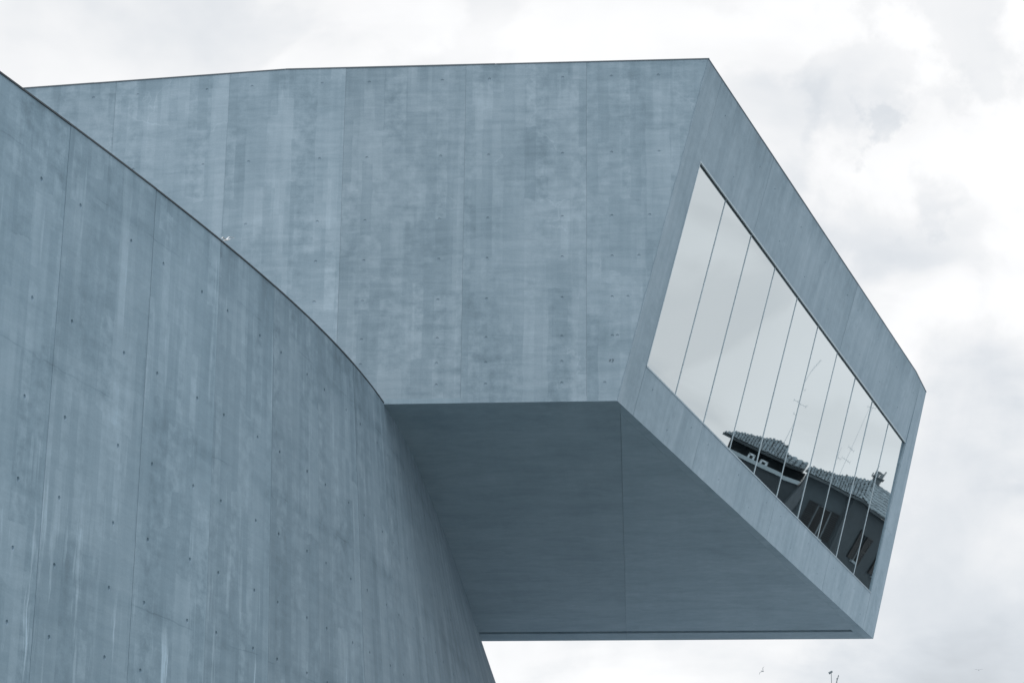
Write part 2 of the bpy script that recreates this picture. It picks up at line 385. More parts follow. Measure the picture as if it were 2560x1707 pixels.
# soffit, seen from below
BEND = math.tan(R(6.21))/math.cos(R(15))
def sof(x, y, d):                                                 # x along -D2 (towards the window), y along D1
    p = B+D1*y-D2*x; return np.array([p[0], p[1], ZB+d])
LW = 23.87; YG, YH = 22.56, 22.84                                 # the drip slot runs between YG and YH
XB = -(KB-1.824)
xj = lambda y: -.288*y+.05
def soffpanel(pts, tone, g_=.0016):
    n = len(pts); P = [np.array(p, float) for p in pts]
    ar = sum(P[i-1][0]*P[i][1]-P[i][0]*P[i-1][1] for i in range(n))
    if ar < 0: P.reverse()
    Q = []
    for i in range(n):
        d0 = P[i]-P[i-1]; d1_ = P[(i+1) % n]-P[i]; d0 = d0/np.linalg.norm(d0); d1_ = d1_/np.linalg.norm(d1_)
        n0 = np.array([-d0[1], d0[0]]); n1 = np.array([-d1_[1], d1_[0]]); bis = n0+n1; bis = bis/(1+n0 @ n1)
        Q.append(P[i]+bis*g_)
    m = MB(); ca, sa = float(D1 @ -D2), math.sqrt(1-float(D1 @ D2)**2); suv = lambda p: (p[0]+p[1]*ca, p[1]*sa)
    m.poly([sof(*p, 0) for p in Q[::-1]], [suv(p) for p in Q[::-1]])
    for i in range(n):
        p, q = Q[i-1], Q[i]; m.poly([sof(*p, 0), sof(*q, 0), sof(*q, .1), sof(*p, .1)], [suv(p), suv(q), suv(q), suv(p)])
    return m.build('soffit_panel', M['soffit'], gal, tone)
YC = 20.68; XE = -24.4; ye = (XB-XE)*BEND
soffpanel([(.0, -.002), (XB, -.002), (XE, ye), (XE, YC), (xj(YC), YC), (.0, .18)], .985)
soffpanel([(XE, YC), (xj(YC), YC), (xj(YG), YG), (XE, YG)], 1.0)
soffpanel([(-.21, .92), (-.21, YG), (xj(YG), YG)], 1.05)  # paler here and on edge strips: light from the open end painted in
soffpanel([(-.001, .19), (-.001, LW-.001), (-.21, LW-.001), (-.21, .91)], 1.08)
soffpanel([(XE, YH), (xj(YH), YH), (xj(LW), LW-.001), (XE, LW-.001)], 1.02)
soffpanel([(xj(YH), YH), (-.34, YH), (-.34, LW-.001), (xj(LW), LW-.001)], 1.03)
soffpanel([(-.34, YG), (-.21, YG), (-.21, LW-.001), (-.34, LW-.001)], 1.03, .001)

# structure behind the cast face: floor, roof, walls (also what the joints and the slot show)
def inner(u, y, z):                                               # u along D2 from the leaning end, y along D1, z height
    b = (z-ZB)/(ZT-ZB); p = B+UP*b+D1*y+D2*u; return np.array([p[0], p[1], z])
def shell(name, u0, u1, y0, y1, z0, z1, mat):
    m = MB(); m.hexa([inner(u0, y0, z0), inner(u1, y0, z0), inner(u1, y1, z0), inner(u0, y1, z0), inner(u0, y0, z1), inner(u1, y0, z1), inner(u1, y1, z1), inner(u0, y1, z1)])
    return m.build(name, mat, gal)
def bent(name, y0, y1, z0, z1, mat):
    m = MB()
    for ua, ub, sa, sb in ((.04, KB-.9, 0, 0), (KB-.9, 24.5, 0, (24.5-KB+.9)*BEND)):
        m.hexa([inner(ua, y0+sa, z0), inner(ub, y0+sb, z0), inner(ub, y1, z0), inner(ua, y1, z0), inner(ua, y0+sa, z1), inner(ub, y0+sb, z1), inner(ub, y1, z1), inner(ua, y1, z1)])
    return m.build(name, mat, gal)
bent('floor_slab', .08, YG-.002, ZB+.018, ZB+.85, M['core'])
bent('floor_slab', YG-.001, YH+.05, ZB+.20, ZB+.85, M['slot'])
bent('floor_slab', YH+.051, LW-.05, ZB+.018, ZB+.85, M['core'])
bent('roof_slab', .45, LW-.45, ZT-1.5, ZT-.08, M['core'])
m = MB()
for (ua, ub) in ((.0, KB), (KB, 26.2)):
    fa = lambda u, z: ((ZT-z)*lean+.045 if u == 0 else u)
    m.hexa([side(fa(ua, ZB+.03), ZB+.03, .018), side(ub, ZB+.03, .018), side(ub, ZT-.07, .018), side(fa(ua, ZT-.07), ZT-.07, .018),
            side(fa(ua, ZB+.03)+.1, ZB+.03, .4), side(ub, ZB+.03, .4), side(ub, ZT-.07, .4), side(fa(ua, ZT-.07)+.1, ZT-.07, .4)])
m.build('wall_core', M['core'], gal)
# jambs of the room behind the glass
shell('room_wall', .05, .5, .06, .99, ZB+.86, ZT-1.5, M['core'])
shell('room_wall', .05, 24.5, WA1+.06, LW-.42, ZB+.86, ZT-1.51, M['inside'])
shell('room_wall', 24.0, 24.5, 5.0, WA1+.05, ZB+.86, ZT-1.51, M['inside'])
m = MB(); m.hexa([inner(.0, LW-.4, ZB+.002), inner(25.8, LW-.4, ZB+.002), inner(25.8, LW-.001, ZB+.002), inner(0.0, LW-.001, ZB+.002)] +
                 [inner(.0, LW-.77, ZT-.002), inner(25.8, LW-.77, ZT-.002), inner(25.8, LW-.37, ZT-.002), inner(.0, LW-.37, ZT-.002)])
m.build('far_wall', M['end'], gal)

# zinc copings
def coping(Fn, us, proud, up0, up1, back, parent, mat):
    m = MB()
    for k in range(len(us)-1):
        a, b_ = us[k], us[k+1]
        m.hexa([Fn(a, -proud, up0), Fn(b_, -proud, up0), Fn(b_, back, up0), Fn(a, back, up0), Fn(a, -proud, up1), Fn(b_, -proud, up1), Fn(b_, back, up1), Fn(a, back, up1)])
    return m.build('coping', M[mat], parent)
cs = [0, 4.2, KB, KB+4, KB+8, KB+12, 26.2]
for i in range(len(cs)-1):
    coping(lambda u, d, z: side(u, ZT+z, d), [cs[i]+(.004 if i else -.02), cs[i+1]-.004], .010, -.008, .016+.003*(i % 2), .45, gal, 'edge')
NH = np.array([NG[0], NG[1], 0]); NH /= np.linalg.norm(NH)
es = [0, 4.3, 8.6, 12.9, 17.2, 21.4, 23.5]
for i in range(len(es)-1):
    coping(lambda a, d, z: endp(a, 1, 0)-NH*d+np.array([0, 0, z]), [es[i]+(.03 if i == 0 else .004), es[i+1]-.004], .010, -.008, .015+.003*(i % 2), .4, gal, 'edge')

# the window: frame, head trim, panes, joints
win = MB()
def wbox(a0, a1, b0, b1, d0, d1): 
    return [endp0(a0, b0, d0), endp0(a1, b0, d0), endp0(a1, b1, d0), endp0(a0, b1, d0), endp0(a0, b0, d1), endp0(a1, b0, d1), endp0(a1, b1, d1), endp0(a0, b1, d1)]
def endp0(a, b, d): return B+UP*b+D1*a-NG*d
db = 1/LU
GD = .038                                                         # glass sits this deep
win.hexa(wbox(WA0+.005, WA1-.005, WB1-.014*db, WB1-.004*db, .026, GD+.12)); win.hexa(wbox(WA0+.005, WA1-.005, WB0+.002*db, WB0+.03*db, GD+.012, GD+.12))
window = win.build('window', M['gasket'], gal)
tag(window, 'long slanted strip window of ten tall mirror-like panes')
m = MB(); m.hexa(wbox(WA0-.01, WA1+.02, WB1-.003*db, WB1+.022*db, -.010, .02)); m.build('head_trim', M['trim'], window)
m = MB(); m.hexa(wbox(WA0+.004, WA1-.004, WB0-.012*db, WB0+.018*db, -.012, .05)); m.build('sill_trim', M['alu'], window)
m = MB(); m.hexa(wbox(WA0-.006, WA0+.03, WB0+.02*db, WB1-.006*db, -.010, .05)); m.build('jamb_trim', M['alu'], window)
PW = (WA1-WA0)/10
for i in range(10):
    rng = random.Random(90+i)
    a0 = WA0+.004+PW*i+.006; a1 = WA0-.004+PW*(i+1)-.006; b0 = WB0+.004*db; b1 = WB1-.006*db
    tx, ty = rng.gauss(0, .0006), rng.gauss(0, .0006)
    bow, tw, ph = rng.gauss(.0006, .0006), rng.gauss(0, .0007), rng.uniform(0, 6.28)
    def dep(s, t):
        h = (b1-b0)*LU; w = a1-a0
        return GD+tx*(s-.5)*w+ty*(t-.5)*h+bow*(1-(2*s-1)**2)+tw*(s-.5)*(t-.5)*2+.00012*math.sin(5*t+ph)
    m = MB(); NS, NTt = 6, 12; vid = {}
    for q in range(NTt+1):
        for p in range(NS+1):
            s_, t_ = p/NS, q/NTt
            vid[p, q] = len(m.v); m.v.append(tuple(endp0(a0+(a1-a0)*s_, b0+(b1-b0)*t_, dep(s_, t_)))); m.uv.append((s_, t_))
    for q in range(NTt):
        for p in range(NS): m.f.append([vid[p, q], vid[p+1, q], vid[p+1, q+1], vid[p, q+1]])
    n0 = Vector(m.v[1])-Vector(m.v[0]); n1 = Vector(m.v[NS+1])-Vector(m.v[0])
    if n0.cross(n1).dot(Vector(NG)) < 0: m.f = [f[::-1] for f in m.f]
    m.build('pane', M['glass'], window, smooth=True)
for i in range(1, 10):
    a = WA0+PW*i; m = MB(); m.hexa(wbox(a-.005, a+.005, WB0+.02*db, WB1-.004*db, GD-.013, GD+.05)); m.build('mullion', M['fin'], window)

# ================================================================== the curved wall in front of it
KY = np.array([15, 22, 29, 33, 37.3, 41.4, 45.75, 50, 55, 60, 65.6, 72, 80, 90.])
KX = np.array([-12.1, -9.45, -6.78, -5.31, -3.92, -2.88, -2.18, -1.80, -1.45, -1.15, -.86, -.72, -1.0, -2.2])
def natural(x, y):
    n = len(x); h = np.diff(x); Am = np.eye(n); r_ = np.zeros(n)
    for i in range(1, n-1):
        Am[i, i-1] = h[i-1]; Am[i, i] = 2*(h[i-1]+h[i]); Am[i, i+1] = h[i]; r_[i] = 6*((y[i+1]-y[i])/h[i]-(y[i]-y[i-1])/h[i-1])
    mm = np.linalg.solve(Am, r_)
    def f(t):
        i = int(min(max(np.searchsorted(x, t)-1, 0), n-2)); a, b_ = x[i+1]-t, t-x[i]; H_ = h[i]
        return mm[i]*a**3/(6*H_)+mm[i+1]*b_**3/(6*H_)+(y[i]/H_-mm[i]*H_/6)*a+(y[i+1]/H_-mm[i+1]*H_/6)*b_
    return f
fx = natural(KY, KX)
fb = natural(np.array([10, 28, 34, 37, 39.4, 42, 48, 56, 65.6, 90, 110.]), np.array([0, 0, .2, 1.4, 2.4, 4.2, 8.0, 14, 20, 20.5, 20.5]))
ys = np.linspace(15, 90, 1501); xs = np.array([fx(t) for t in ys]); ss = np.concatenate([[0], np.cumsum(np.hypot(np.diff(xs), np.diff(ys)))])
s_of_y = lambda y: float(np.interp(y, ys, ss))
ZW = ZB+.03
def curve(u, v, d):
    y = float(np.interp(u, ss, ys)); x = fx(y); e = .05; dx = (fx(y+e)-fx(y-e))/(2*e)
    t = np.array([dx, 1, 0]); t /= np.linalg.norm(t); n = np.array([t[1], -t[0], 0])
    off = math.tan(R(fb(y)))*(ZB-v)-d
    return np.array([x, y, 0])+n*off+np.array([0, 0, v])
cw = empty('curved_wall', (-4.0, 37, 0), 'tall curved concrete wall with bolt holes sweeping back beneath the overhanging gallery', 'wall')
sj = [s_of_y(y) for y in (15.1, 17.4, 19.65, 21.9, 24.15, 26.4, 28.5, 30.76, 33.13, 35.25, 37.35, 39.4, 41.5, 43.6, 45.74, 48.1, 50.5, 52.9, 55.3, 57.7, 60.1, 62.5, 65, 68, 71, 74.5, 78, 82, 86, 89.9)]
CROWS = (13.75, 12.06, 10.70, 9.59, 8.68, 7.72, 6.8, 5.8, 4.7, 3.5, 2.3, 1.1)
ct = [1, 1, 1, 1, 1, 1, 1.06, 1.02, 1.04, .96, .86, .82, .77, .75, .73]+[.70]*20  # batch tones, with shade near and under the gallery put into later panels' colour
for i in range(len(sj)-1):
    a, b_ = sj[i], sj[i+1]; w = b_-a
    hl = [(a+w*f, z) for f in (.16, .74) for z in CROWS]
    pr = random.uniform(-.004, .004); gp = .011 if i in (7,) else .0045
    ga = gp if i != 8 else .011
    m = slab(lambda u, v, d, pr=pr: curve(u, v, d+pr), lambda v, a=a, ga=ga: a+(.008 if i == 8 else .0025), lambda v, b_=b_, i=i: b_-(.008 if i == 7 else .0025),
             .0, ZW, hl, r=.05, hole_d=.022, du=.6, vcuts=[2.0, 4.0, 6.2, 8.2, 10.2, 11.4, 12.8])
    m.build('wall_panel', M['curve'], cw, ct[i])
m = MB()
us = np.linspace(sj[0]+.02, sj[-1]-.02, 120)
for k in range(len(us)-1):
    a, b_ = us[k], us[k+1]
    m.hexa([curve(a, .02, .038), curve(b_, .02, .038), curve(b_, ZW-.02, .038), curve(a, ZW-.02, .038), curve(a, .02, .5), curve(b_, .02, .5), curve(b_, ZW-.02, .5), curve(a, ZW-.02, .5)])
m.build('wall_core', M['core'], cw)
m = MB(); sq = sj[8]
for k in range(8):
    z0, z1 = ZW*k/8, ZW*(k+1)/8-(.02 if k == 7 else 0)
    m.poly([curve(sq-.011, z0, .016), curve(sq+.011, z0, .016), curve(sq+.011, z1, .016), curve(sq-.011, z1, .016)])
m.build('joint_seal', M['gasket'], cw)
cj = [s_of_y(y) for y in (15.1, 19.65, 24.15, 28.5, 33.13, 37.35, 41.5, 43.98)]
for i in range(len(cj)-1):
    n = 12; us = np.linspace(cj[i]+.004, cj[i+1]-.004, n)
    coping(lambda u, d, z: curve(u, ZW, d)+np.array([0, 0, z]), list(us), .014, -.010, .013+.002*(i % 2), .53, cw, 'coping')
#@@REST
# ================================================================== the tenement across the street, mirrored in the glass
OM = EYE-2*((EYE-(B-NG*GD)) @ NG)*NG
HAZ = R(37.9); HL = 140.0
HN = np.array([math.sin(HAZ), math.cos(HAZ), 0]); HX = np.array([-math.cos(HAZ), math.sin(HAZ), 0])
HO = np.array([OM[0], OM[1], 0])+HN*HL
def hx(az, y=0.0): return math.tan(HAZ-R(az))*(HL+y)
def hz(el, y=0.0): return OM[2]+math.tan(R(el))*(HL+y)
HP = lambda x, y, z: HO+HX*x+HN*y+np.array([0, 0, z])
ZE = hz(7.43)
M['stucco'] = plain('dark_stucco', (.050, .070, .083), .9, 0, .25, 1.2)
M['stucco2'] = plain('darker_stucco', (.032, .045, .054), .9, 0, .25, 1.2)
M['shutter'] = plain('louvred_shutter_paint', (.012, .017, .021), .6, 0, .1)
M['stone'] = plain('pale_cornice_stone', (.26, .33, .37), .85, 0, .2, 2)
M['pale'] = plain('pale_render', (.42, .50, .55), .85, 0, .15, 3)
M['pipe'] = plain('galvanised_pipe', (.16, .20, .225), .6, .2, .15)
M['drain'] = plain('painted_drainpipe', (.07, .09, .105), .7)
M['dwin'] = plain('dark_window_glass', (.010, .014, .017), .25, 0, .05, 1, .3)
M['brick'] = plain('sooty_chimney_brick', (.09, .115, .13), .9, 0, .3, 6)
mt, T, b, o = new_mat('clay_roof_tiles')
uvn = T.add('ShaderNodeUVMap').outputs[0]
w = T.add('ShaderNodeTexWhiteNoise', {0: uvn}, noise_dimensions='3D').outputs[0]
n = T.noise(T.add('ShaderNodeTexCoord').outputs['Object'], 1.1, 4)
T.l.new(T.scale((.235, .30, .34), T.m('ADD', T.m('MULTIPLY_ADD', w, .7, .45), T.m('MULTIPLY', n, .4))), b.inputs['Base Color'])
b.inputs['Roughness'].default_value = .85
M['tile'] = mt

house = empty('corner_tenement', tuple(HP(0, 4, 0)), 'dark old corner house with tiled roof and shutters, mirrored in the glass', 'house')

def pierced(o_, ex, ez, w, h, holes, depth, inward):
    """wall sheet with real window openings and reveals"""
    m = MB(); xs_ = sorted({0, w}|{q for r_ in holes for q in r_[:2]}); zs_ = sorted({0, h}|{q for r_ in holes for q in r_[2:]})
    P = lambda x, z, d=0: o_+ex*x+ez*z+inward*d
    for i in range(len(xs_)-1):
        for j in range(len(zs_)-1):
            cx_, cz_ = (xs_[i]+xs_[i+1])/2, (zs_[j]+zs_[j+1])/2
            if any(r_[0] < cx_ < r_[1] and r_[2] < cz_ < r_[3] for r_ in holes): continue
            m.poly([P(xs_[i], zs_[j]), P(xs_[i+1], zs_[j]), P(xs_[i+1], zs_[j+1]), P(xs_[i], zs_[j+1])])
    for (a, b_, c, d) in holes:
        for (p, q) in (((a, c), (b_, c)), ((b_, c), (b_, d)), ((b_, d), (a, d)), ((a, d), (a, c))):
            m.poly([P(*p), P(*q), P(*q, depth), P(*p, depth)])
    return m
ZV = np.array([0, 0, 1.0])
def house_window(root, o_, ex, inward, x0, x1, z0, z1, sh=.5, out=None):
    m = MB(); f = .07
    for (a, b_, c, d) in ((x0, x1, z0, z0+f), (x0, x1, z1-f, z1), (x0, x0+f, z0+f, z1-f), (x1-f, x1, z0+f, z1-f), ((x0+x1)/2-.04, (x0+x1)/2+.04, z0+f, z1-f)):
        m.box(o_, ex, inward, ZV, (a, .14, c), (b_, .2, d))
    fr_ = m.build('window', M['pipe'], root)
    for k in (0, 1):
        a = x0+f if k == 0 else (x0+x1)/2+.04; b_ = (x0+x1)/2-.04 if k == 0 else x1-f
        m = MB(); m.box(o_, ex, inward, ZV, (a, .16, z0+f), (b_, .18, z1-f)); m.build('pane', M['dwin'], fr_)
    m = MB(); m.box(o_, ex, inward, ZV, (x0-.12, -.14, z0-.12), (x1+.12, .1, z0-.003)); m.build('sill', M['stone'], fr_)
    for k in (-1, 1):
        a = x0-sh-.03 if k < 0 else x1+.03
        m = MB()
        for (p, q, c, d) in ((0, .05, 0, 1), (sh-.05, sh, 0, 1), (.05, sh-.05, 0, .04), (.05, sh-.05, .96, 1), (.05, sh-.05, .48, .52)):
            m.box(o_, ex, inward, ZV, (a+p, -.075, z0+(z1-z0)*c), (a+q, -.03, z0+(z1-z0)*d))
        nsl = 14
        for t in range(nsl):
            z = z0+(z1-z0)*(.05+.9*t/nsl)
            m.box(o_, ex, inward, ZV, (a+.05, -.065, z), (a+sh-.05, -.04, z+(z1-z0)*.045))
        m.build('shutter', M['shutter'], fr_)

XC = hx(36.62); XL = hx(38.02); XLL = hx(40.15)
E2 = HX*math.cos(R(65))+HN*math.sin(R(65)); N2H = HX*(-math.sin(R(65)))+HN*math.cos(R(65))   # second front and its inward normal
zt_, zb_ = hz(6.90), hz(6.18)
rows = [(zb_-3.35*k, zt_-3.35*k) for k in range(8) if zb_-3.35*k > .8]
wc1 = (hx(37.59)+hx(36.75))/2-XL
f1 = [(wc1-.52, wc1+.52, a, b_) for a, b_ in rows]
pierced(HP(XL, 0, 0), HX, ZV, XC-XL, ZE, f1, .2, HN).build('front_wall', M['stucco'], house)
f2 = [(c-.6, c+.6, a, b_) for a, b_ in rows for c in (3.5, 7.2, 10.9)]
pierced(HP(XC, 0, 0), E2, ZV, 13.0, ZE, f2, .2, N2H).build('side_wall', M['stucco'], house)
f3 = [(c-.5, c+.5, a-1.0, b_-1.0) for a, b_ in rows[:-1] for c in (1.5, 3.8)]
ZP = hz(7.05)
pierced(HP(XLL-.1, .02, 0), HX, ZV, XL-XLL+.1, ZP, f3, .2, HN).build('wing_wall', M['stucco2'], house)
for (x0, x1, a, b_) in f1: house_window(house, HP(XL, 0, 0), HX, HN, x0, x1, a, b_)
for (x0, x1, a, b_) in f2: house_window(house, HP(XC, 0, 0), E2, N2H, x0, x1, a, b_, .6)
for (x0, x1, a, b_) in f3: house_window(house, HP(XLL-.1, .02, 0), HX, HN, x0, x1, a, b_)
# body behind the fronts, set-back attic of the wing, terrace parapet
m = MB(); q = [HP(XL, .25, 0), HP(XC-.1, .25, 0), HP(XC, 0, 0)+E2*13+N2H*.25, HP(XL, 12, 0)]
m.hexa([np.array(p) for p in q]+[np.array(p)+ZV*(ZE-.05) for p in q]); m.build('body', M['stucco2'], house)
m = MB(); m.box(HP(0, 0, 0), HX, HN, ZV, (XLL-.1, .25, 0), (XL-.02, 11, ZP-.02)); m.build('body', M['stucco2'], house)
m = MB(); m.box(HP(0, 0, 0), HX, HN, ZV, (XLL+.6, 2.2, ZP), (XL-.03, 10, ZE+.1)); m.build('attic_wall', M['stucco2'], house)
m = MB(); m.box(HP(0, 0, 0), HX, HN, ZV, (XLL-.25, -.12, ZP), (XL-.02, .25, hz(7.14))); m.build('terrace_parapet', M['stone'], house)
for az, el in ((39.2, 7.26), (38.92, 7.24)):
    m = MB(); x = hx(az); z0 = hz(7.14)+.003; z1 = hz(el)
    for (a, b_, c, d) in ((-.2, -.09, 0, 1), (.09, .2, 0, 1), (-.2, .2, .62, 1)): m.box(HP(0, 0, 0), HX, HN, ZV, (x+a, -.08, z0+(z1-z0)*c+(.002 if c else 0)), (x+b_, .2, z0+(z1-z0)*d+(.004 if c else 0)))
    m.build('vent_cowl', M['pale'], house)
m = MB(); m.box(HP(0, 0, 0), HX, HN, ZV, (XL+.05, -.1, 0), (XL+.32, -.003, ZE-.3)); m.build('pilaster', M['drain'], house)
m = MB(); m.tube(HP(XC-.15, -.08, .1), HP(XC-.15, -.08, ZE-.1), .05); m.build('downpipe', M['stucco2'], house)

def tiled(poly, up, name):
    """barrel tiles over a planar roof slope; up = unit vector up the slope, poly in world points"""
    P0 = np.asarray(poly[0]); nrm = np.cross(poly[1]-P0, poly[2]-P0); nrm /= np.linalg.norm(nrm); nrm = nrm if nrm[2] > 0 else -nrm
    ax = np.cross(up, nrm); pq = [((p-P0) @ ax, (p-P0) @ up) for p in poly]
    def inside(a, b_):
        c = False
        for i in range(len(pq)):
            (x1, y1), (x2, y2) = pq[i], pq[i-1]
            if (y1 > b_) != (y2 > b_) and a < (x2-x1)*(b_-y1)/(y2-y1)+x1: c = not c
        return c
    deck = MB(); deck.poly([p-nrm*.02 for p in poly]); deck.poly([p-nrm*.16 for p in poly][::-1])
    for i in range(len(poly)): deck.poly([poly[i-1]-nrm*.02, poly[i]-nrm*.02, poly[i]-nrm*.16, poly[i-1]-nrm*.16])
    dk = deck.build(name, M['brick'], house)
    m = MB(); rng = random.Random(5); pw, pl_ = .165, .30
    a0 = min(p[0] for p in pq); a1 = max(p[0] for p in pq); b0 = min(p[1] for p in pq); b1 = max(p[1] for p in pq)
    for i in range(int((a1-a0)/pw)+1):
        for j in range(int((b1-b0)/pl_)+1):
            a = a0+(i+.5)*pw; bb = b0+(j+.5)*pl_
            if not inside(a, bb): continue
            jx, jy = rng.gauss(0, .012), rng.gauss(0, .03); uvv = (rng.random(), rng.random())
            R0, R1 = .080, .064; L0, L1 = bb-pl_*.5-.06+jy, bb+pl_*.5+jy
            A_, B_ = [], []
            for t in range(5):
                th = math.pi*t/4
                A_.append(P0+ax*(a+jx+R0*math.cos(th))+up*L0+nrm*(R0*math.sin(th)+.045)); B_.append(P0+ax*(a+jx+R1*math.cos(th))+up*L1+nrm*(R1*math.sin(th)+.012))
            for t in range(4): m.poly([A_[t], A_[t+1], B_[t+1], B_[t]], [uvv]*4)
            m.poly(A_, [uvv]*5)
    tl = m.build('roof_tiles', M['tile'], dk); tag(tl, kind='stuff')
SL = math.tan(R(21)); OV = .5
def slope_pt(az, el):                                # where a sight line meets the slope above the first front
    k = math.tan(R(el)); y = (HL*(k-math.tan(R(7.43)))-OV*SL)/(SL-k)
    return HP(hx(az, y), y, ZE+(y+OV)*SL)
U1 = (HN+ZV*SL)/math.sqrt(1+SL*SL)
e0 = HP(XL-.1, -OV, ZE); e1 = HP(XC+.29, -OV, ZE)
r1 = slope_pt(36.42, 7.95); r0 = slope_pt(37.95, 7.60)
tiled([e0, e1, r1, slope_pt(37.27, 7.71), r0], U1, 'roof_slope')
# second front: hip from e1 up to r1, then a ridge running back
U2 = (N2H+ZV*SL)/math.sqrt(1+SL*SL)
e2 = e1+E2*13.5; hr = float((r1-e1) @ N2H)
r1b = r1
r2 = r1+E2*8.0
U2 = (r1-e1)-E2*float((r1-e1) @ E2); U2 /= np.linalg.norm(U2)
tiled([e1, e2, r2, r1b], U2, 'roof_slope')
m = MB(); bk = [r0, slope_pt(37.27, 7.71), r1, r2]
low = [HP(XL, 8, ZE), HP(XL+2, 10, ZE), HP(XC, 12, ZE), r2+N2H*6-ZV*1.5]
for i in range(3): m.poly([bk[i], bk[i+1], low[i+1], low[i]])
m.build('back_slope', M['tile'], house)
# wing roof, set back a little
def wing_pt(az, el, y0=1.2):
    k = math.tan(R(el)); y = (HL*k-HL*math.tan(R(7.43))-y0*math.tan(R(7.43))+y0*SL)/(SL-k)
    return HP(hx(az, y), y, ZW1+(y-y0)*SL)
ZW1 = hz(7.43, 1.2)
wl = [HP(hx(40.12, 1.2), 1.2, ZW1), HP(XL-.15, 1.2, ZW1), wing_pt(38.08, 7.58), wing_pt(38.45, 7.66), wing_pt(38.82, 7.82), wing_pt(39.17, 7.71), wing_pt(39.9, 7.53)]
tiled(wl, U1, 'roof_slope')
m = MB(); bk = wl[2:]
for i in range(len(bk)-1): m.poly([bk[i], bk[i+1], bk[i+1]+HN*5-ZV*1.6, bk[i]+HN*5-ZV*1.6])
m.build('back_slope', M['tile'], house)
# ridge caps and small stubs seen on the skyline
for az, el, d_ in ((37.8, 7.66, 2.2), (36.96, 7.84, 4.0), (36.76, 7.88, 4.4), (38.62, 7.80, 4.0)):
    x = hx(az, d_); z1 = hz(el, d_); m = MB()
    m.hexa([HP(x-.22, d_-.2, z1-1.0), HP(x+.22, d_-.2, z1-1.0), HP(x+.22, d_+.2, z1-1.0), HP(x-.22, d_+.2, z1-1.0), HP(x-.13, d_-.12, z1), HP(x+.13, d_-.12, z1-.08), HP(x+.13, d_+.12, z1-.08), HP(x-.13, d_+.12, z1)])
    m.build('chimney_stub', M['brick'], house)
d_ = 5.4; xa, xb = hx(36.52, d_), hx(36.22, d_); zc = hz(8.04, d_)
m = MB(); m.box(HP(0, 0, 0), HX, HN, ZV, (xa, d_-.3, zc-1.6), (xb, d_+.3, zc)); m.box(HP(0, 0, 0), HX, HN, ZV, (xa-.06, d_-.36, zc+.002), (xb+.06, d_+.36, zc+.07))
ch = m.build('chimney', M['brick'], house)
for az, el, r_ in ((36.50, 8.30, .085), (36.42, 8.31, .085), (36.32, 8.19, .08), (36.26, 8.17, .07), (36.56, 8.13, .03), (36.235, 8.27, .03)):
    x = hx(az, d_); z1 = hz(el, d_); m = MB(); m.tube(HP(x, d_, zc-.02), HP(x, d_, z1), r_, r_*.92, 10)
    if r_ > .05: m.tube(HP(x, d_, z1+.001), HP(x, d_, z1+.07), r_*1.3, r_*1.2, 10)
    m.build('flue', M['pipe'], ch)
def antenna(az, base_el, top_el, bars, d_, label, o_=HP, fx_=hx, fz=hz, ax=None, r_=.011):
    x = fx_(az, d_); z0, z1 = fz(base_el, d_)-.5, fz(top_el, d_)
    e = empty('rooftop_antenna', tuple(o_(x, d_, z0)), label, 'antenna')
    m = MB(); m.tube(o_(x, d_, z0), o_(x, d_, z1), r_, r_*.7, 6); m.build('mast', M['pale'], e)
    for (el, L_, n_, tilt) in bars:
        z = fz(el, d_); m = MB(); a = o_(x-L_*.5, d_-.25, z-L_*tilt*.5); b_ = o_(x+L_*.5, d_+.25, z+L_*tilt*.5); m.tube(a, b_, .010, .010, 5)
        for k in range(n_):
            c = a+(b_-a)*(k/(n_-1)); m.tube(c-HN*.35, c+HN*.35, .005, .005, 4); m.tube(c-ZV*.12, c+ZV*.12, .005, .005, 4)
        m.build('aerial', M['pale'], e)
antenna(38.76, 7.80, 9.95, ((8.82, 1.1, 6, .06), (8.50, .5, 4, -.2), (9.17, .4, 3, .1)), 3.4, 'tallest thin mast with three aerials, on the set-back wing of the mirrored roof')
antenna(37.17, 7.80, 9.60, ((8.13, .62, 5, .0), (8.42, .45, 4, -.1), (9.5, .3, 3, .5)), 4.0, 'thin mast with small cross aerials, on the mirrored corner roof beside a shorter one')
antenna(37.41, 7.72, 8.35, ((8.09, .5, 4, .1),), 3.4, 'shortest faint mast with a single aerial on the mirrored tiled roof')

# ================================================================== the block beyond, only its aerials reach over the frame's edge
BD = 118.0
bc = np.array([math.sin(R(7.7))*BD, math.cos(R(7.7))*BD, 0]); bx_ = np.array([math.cos(R(7.7)), -math.sin(R(7.7)), 0]); by_ = np.array([math.sin(R(7.7)), math.cos(R(7.7)), 0])
BH = 19.6
blk = empty('apartment_block', tuple(bc+by_*6), 'pale flat-roofed apartment block standing far behind the gallery', 'building')
M['render'] = plain('pale_painted_render', (.46, .52, .56), .9, 0, .12, .6)
op = [(1.2+3.0*i, 2.4+3.0*i, 1.0+3.2*k, 2.7+3.2*k) for i in range(7) for k in range(6)]
pierced(bc-bx_*11, bx_, ZV, 22, BH, op, .22, by_).build('front_wall', M['render'], blk)
m = MB(); m.box(bc, bx_, by_, ZV, (-11, .26, 0), (11, 12, BH-.01)); m.build('body', M['render'], blk)
m = MB(); m.box(bc, bx_, by_, ZV, (-11.2, -.25, BH), (11.2, 12.2, BH+.3)); m.build('roof', M['stone'], blk)
wp = {}
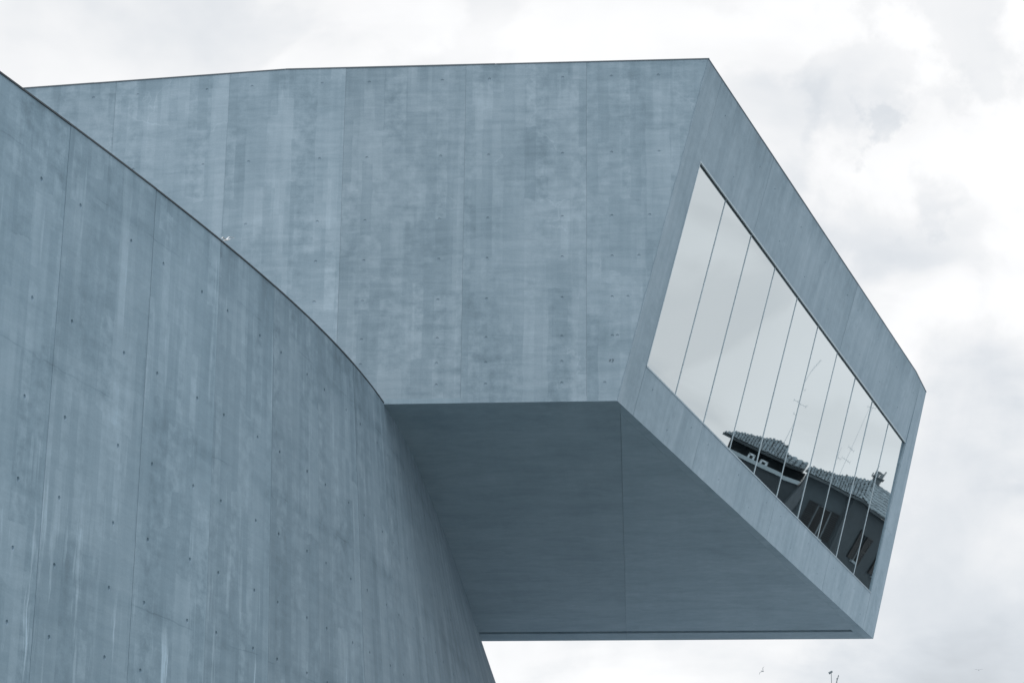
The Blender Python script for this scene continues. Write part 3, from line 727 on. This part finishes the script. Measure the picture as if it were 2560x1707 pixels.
for (x0, x1, a, b_) in op:
    key = 'w'
    if key not in wp:
        m = MB()
        for (p, q, c, d) in ((0, 1.2, 0, .07), (0, 1.2, 1.63, 1.7), (0, .07, .07, 1.63), (1.13, 1.2, .07, 1.63)): m.box(bc-bx_*11, bx_, by_, ZV, (x0+p, .14, a+c), (x0+q, .2, a+d))
        m2 = MB(); m2.box(bc-bx_*11, bx_, by_, ZV, (x0+.07, .16, a+.07), (x0+1.13, .18, a+1.63))
        wo = m.build('window', M['pale'], blk); po = m2.build('pane', M['dwin'], wo); wp[key] = (wo, po, x0, a)
    else:
        wo, po, xx, aa = wp[key]; c1 = wo.copy(); col.objects.link(c1); c1.location = wo.location+Vector(bx_*(x0-xx))+Vector((0, 0, a-aa))
        c2 = po.copy(); col.objects.link(c2); c2.parent = c1
def BP(x, y, z): return bc+bx_*x+by_*y+ZV*z
def sky_aerial(px, ptop, y, kind, label):
    d = direction(*ptop); t = (BD+y)/(d @ by_); p = EYE+d*t; x = float((p-bc) @ bx_); z = p[2]
    e = empty('rooftop_antenna', tuple(BP(x, y, BH+.3)), label, 'antenna')
    m = MB(); m.tube(BP(x, y, BH+.3), BP(x, y, z), .02, .016, 6); m.build('mast', M['pipe'], e)
    m = MB()
    if kind == 'dome': m.tube(BP(x-.12, y, z-.02), BP(x+.06, y, z+.08), .06, .05, 8)
    else:
        m.tube(BP(x-.03, y, z-.22), BP(x+.10, y, z+.16), .018, .018, 6)
        for k in range(4): c = BP(x-.02+.035*k, y, z-.2+.1*k); m.tube(c-by_*.25, c+by_*.25, .008, .008, 4); m.tube(c-bx_*.035, c+bx_*.035, .010, .010, 4)
    m.build('aerial', M['pipe'], e)
sky_aerial(0, (2078, 1681), 3.0, 'dome', 'thin pole with a small round head rising behind the gallery')
sky_aerial(0, (2092, 1694), 4.0, 'yagi', 'thin pole with an upturned aerial rising behind the gallery')

# ================================================================== gulls
M['gull_dark'] = plain('gull_grey', (.20, .23, .26), .8); M['gull_white'] = plain('gull_white', (.8, .82, .84), .7)  # dark grey and white plumage
def gull(px, dist, span, heading, flap, label, mat, roll=0.0):
    c = EYE+direction(*px)*dist
    m = MB(); H_ = math.sin(heading), math.cos(heading); f = np.array([H_[0], H_[1], 0]); s_ = np.array([H_[1], -H_[0], 0])
    s_ = s_*math.cos(roll)+ZV*math.sin(roll)
    up = np.cross(s_, f); up = up if up[2] > 0 else -up
    L = span*.42; prof = [(-.5, .01), (-.42, .05), (-.1, .075), (.2, .07), (.36, .05), (.43, .045), (.5, .012)]
    rings = [[c+f*(a*L)+(s_*math.cos(t)+up*math.sin(t)*.9)*r_*L*1.1 for t in np.linspace(0, 2*math.pi, 8, endpoint=False)] for a, r_ in prof]
    for i in range(len(rings)-1):
        for j in range(8): k = (j+1) % 8; m.poly([rings[i][j], rings[i][k], rings[i+1][k], rings[i+1][j]])
    m.poly(rings[0][::-1]); m.poly(rings[-1])
    tl = [c-f*L*.45, c-f*L*.72+s_*L*.12, c-f*L*.72-s_*L*.12]; m.poly(tl); m.poly([p-up*.012 for p in tl][::-1])
    body = m.build('gull', mat)
    tag(body, label, 'bird')
    for sg in (-1, 1):
        w = MB(); sec = []
        for (t, z, sw, ch_) in ((.03, .02, .06, .22), (.25, flap*.55, .10, .22), (.5, flap, .05, .17), (.78, flap*.75, -.06, .12), (1.0, flap*.35, -.16, .03)):
            q = c+s_*sg*t*span*.5+up*z*span*.5+f*(sw*L*1.2)
            sec.append((q+f*ch_*L*.5, q-f*ch_*L*.5, q+up*.012*span))
        for i in range(4):
            a, b_ = sec[i], sec[i+1]
            w.poly([a[0], b_[0], b_[2], a[2]]); w.poly([a[2], b_[2], b_[1], a[1]]); w.poly([a[1], b_[1], b_[0], a[0]])
        wo = w.build('wing', mat, None); wo.parent = body
    return body
gull((1907, 1677), 190, .8, R(40), .45, 'small dark gull banking steeply below the gallery soffit', M['gull_dark'], R(50))
gull((2447, 1674), 250, .85, R(15), .22, 'small grey gull gliding level with both wings spread', M['gull_dark'])
gull((567, 600), 40, .36, R(-60), .28, 'white gull flying past the concrete wall above the coping', M['gull_white'], R(20))
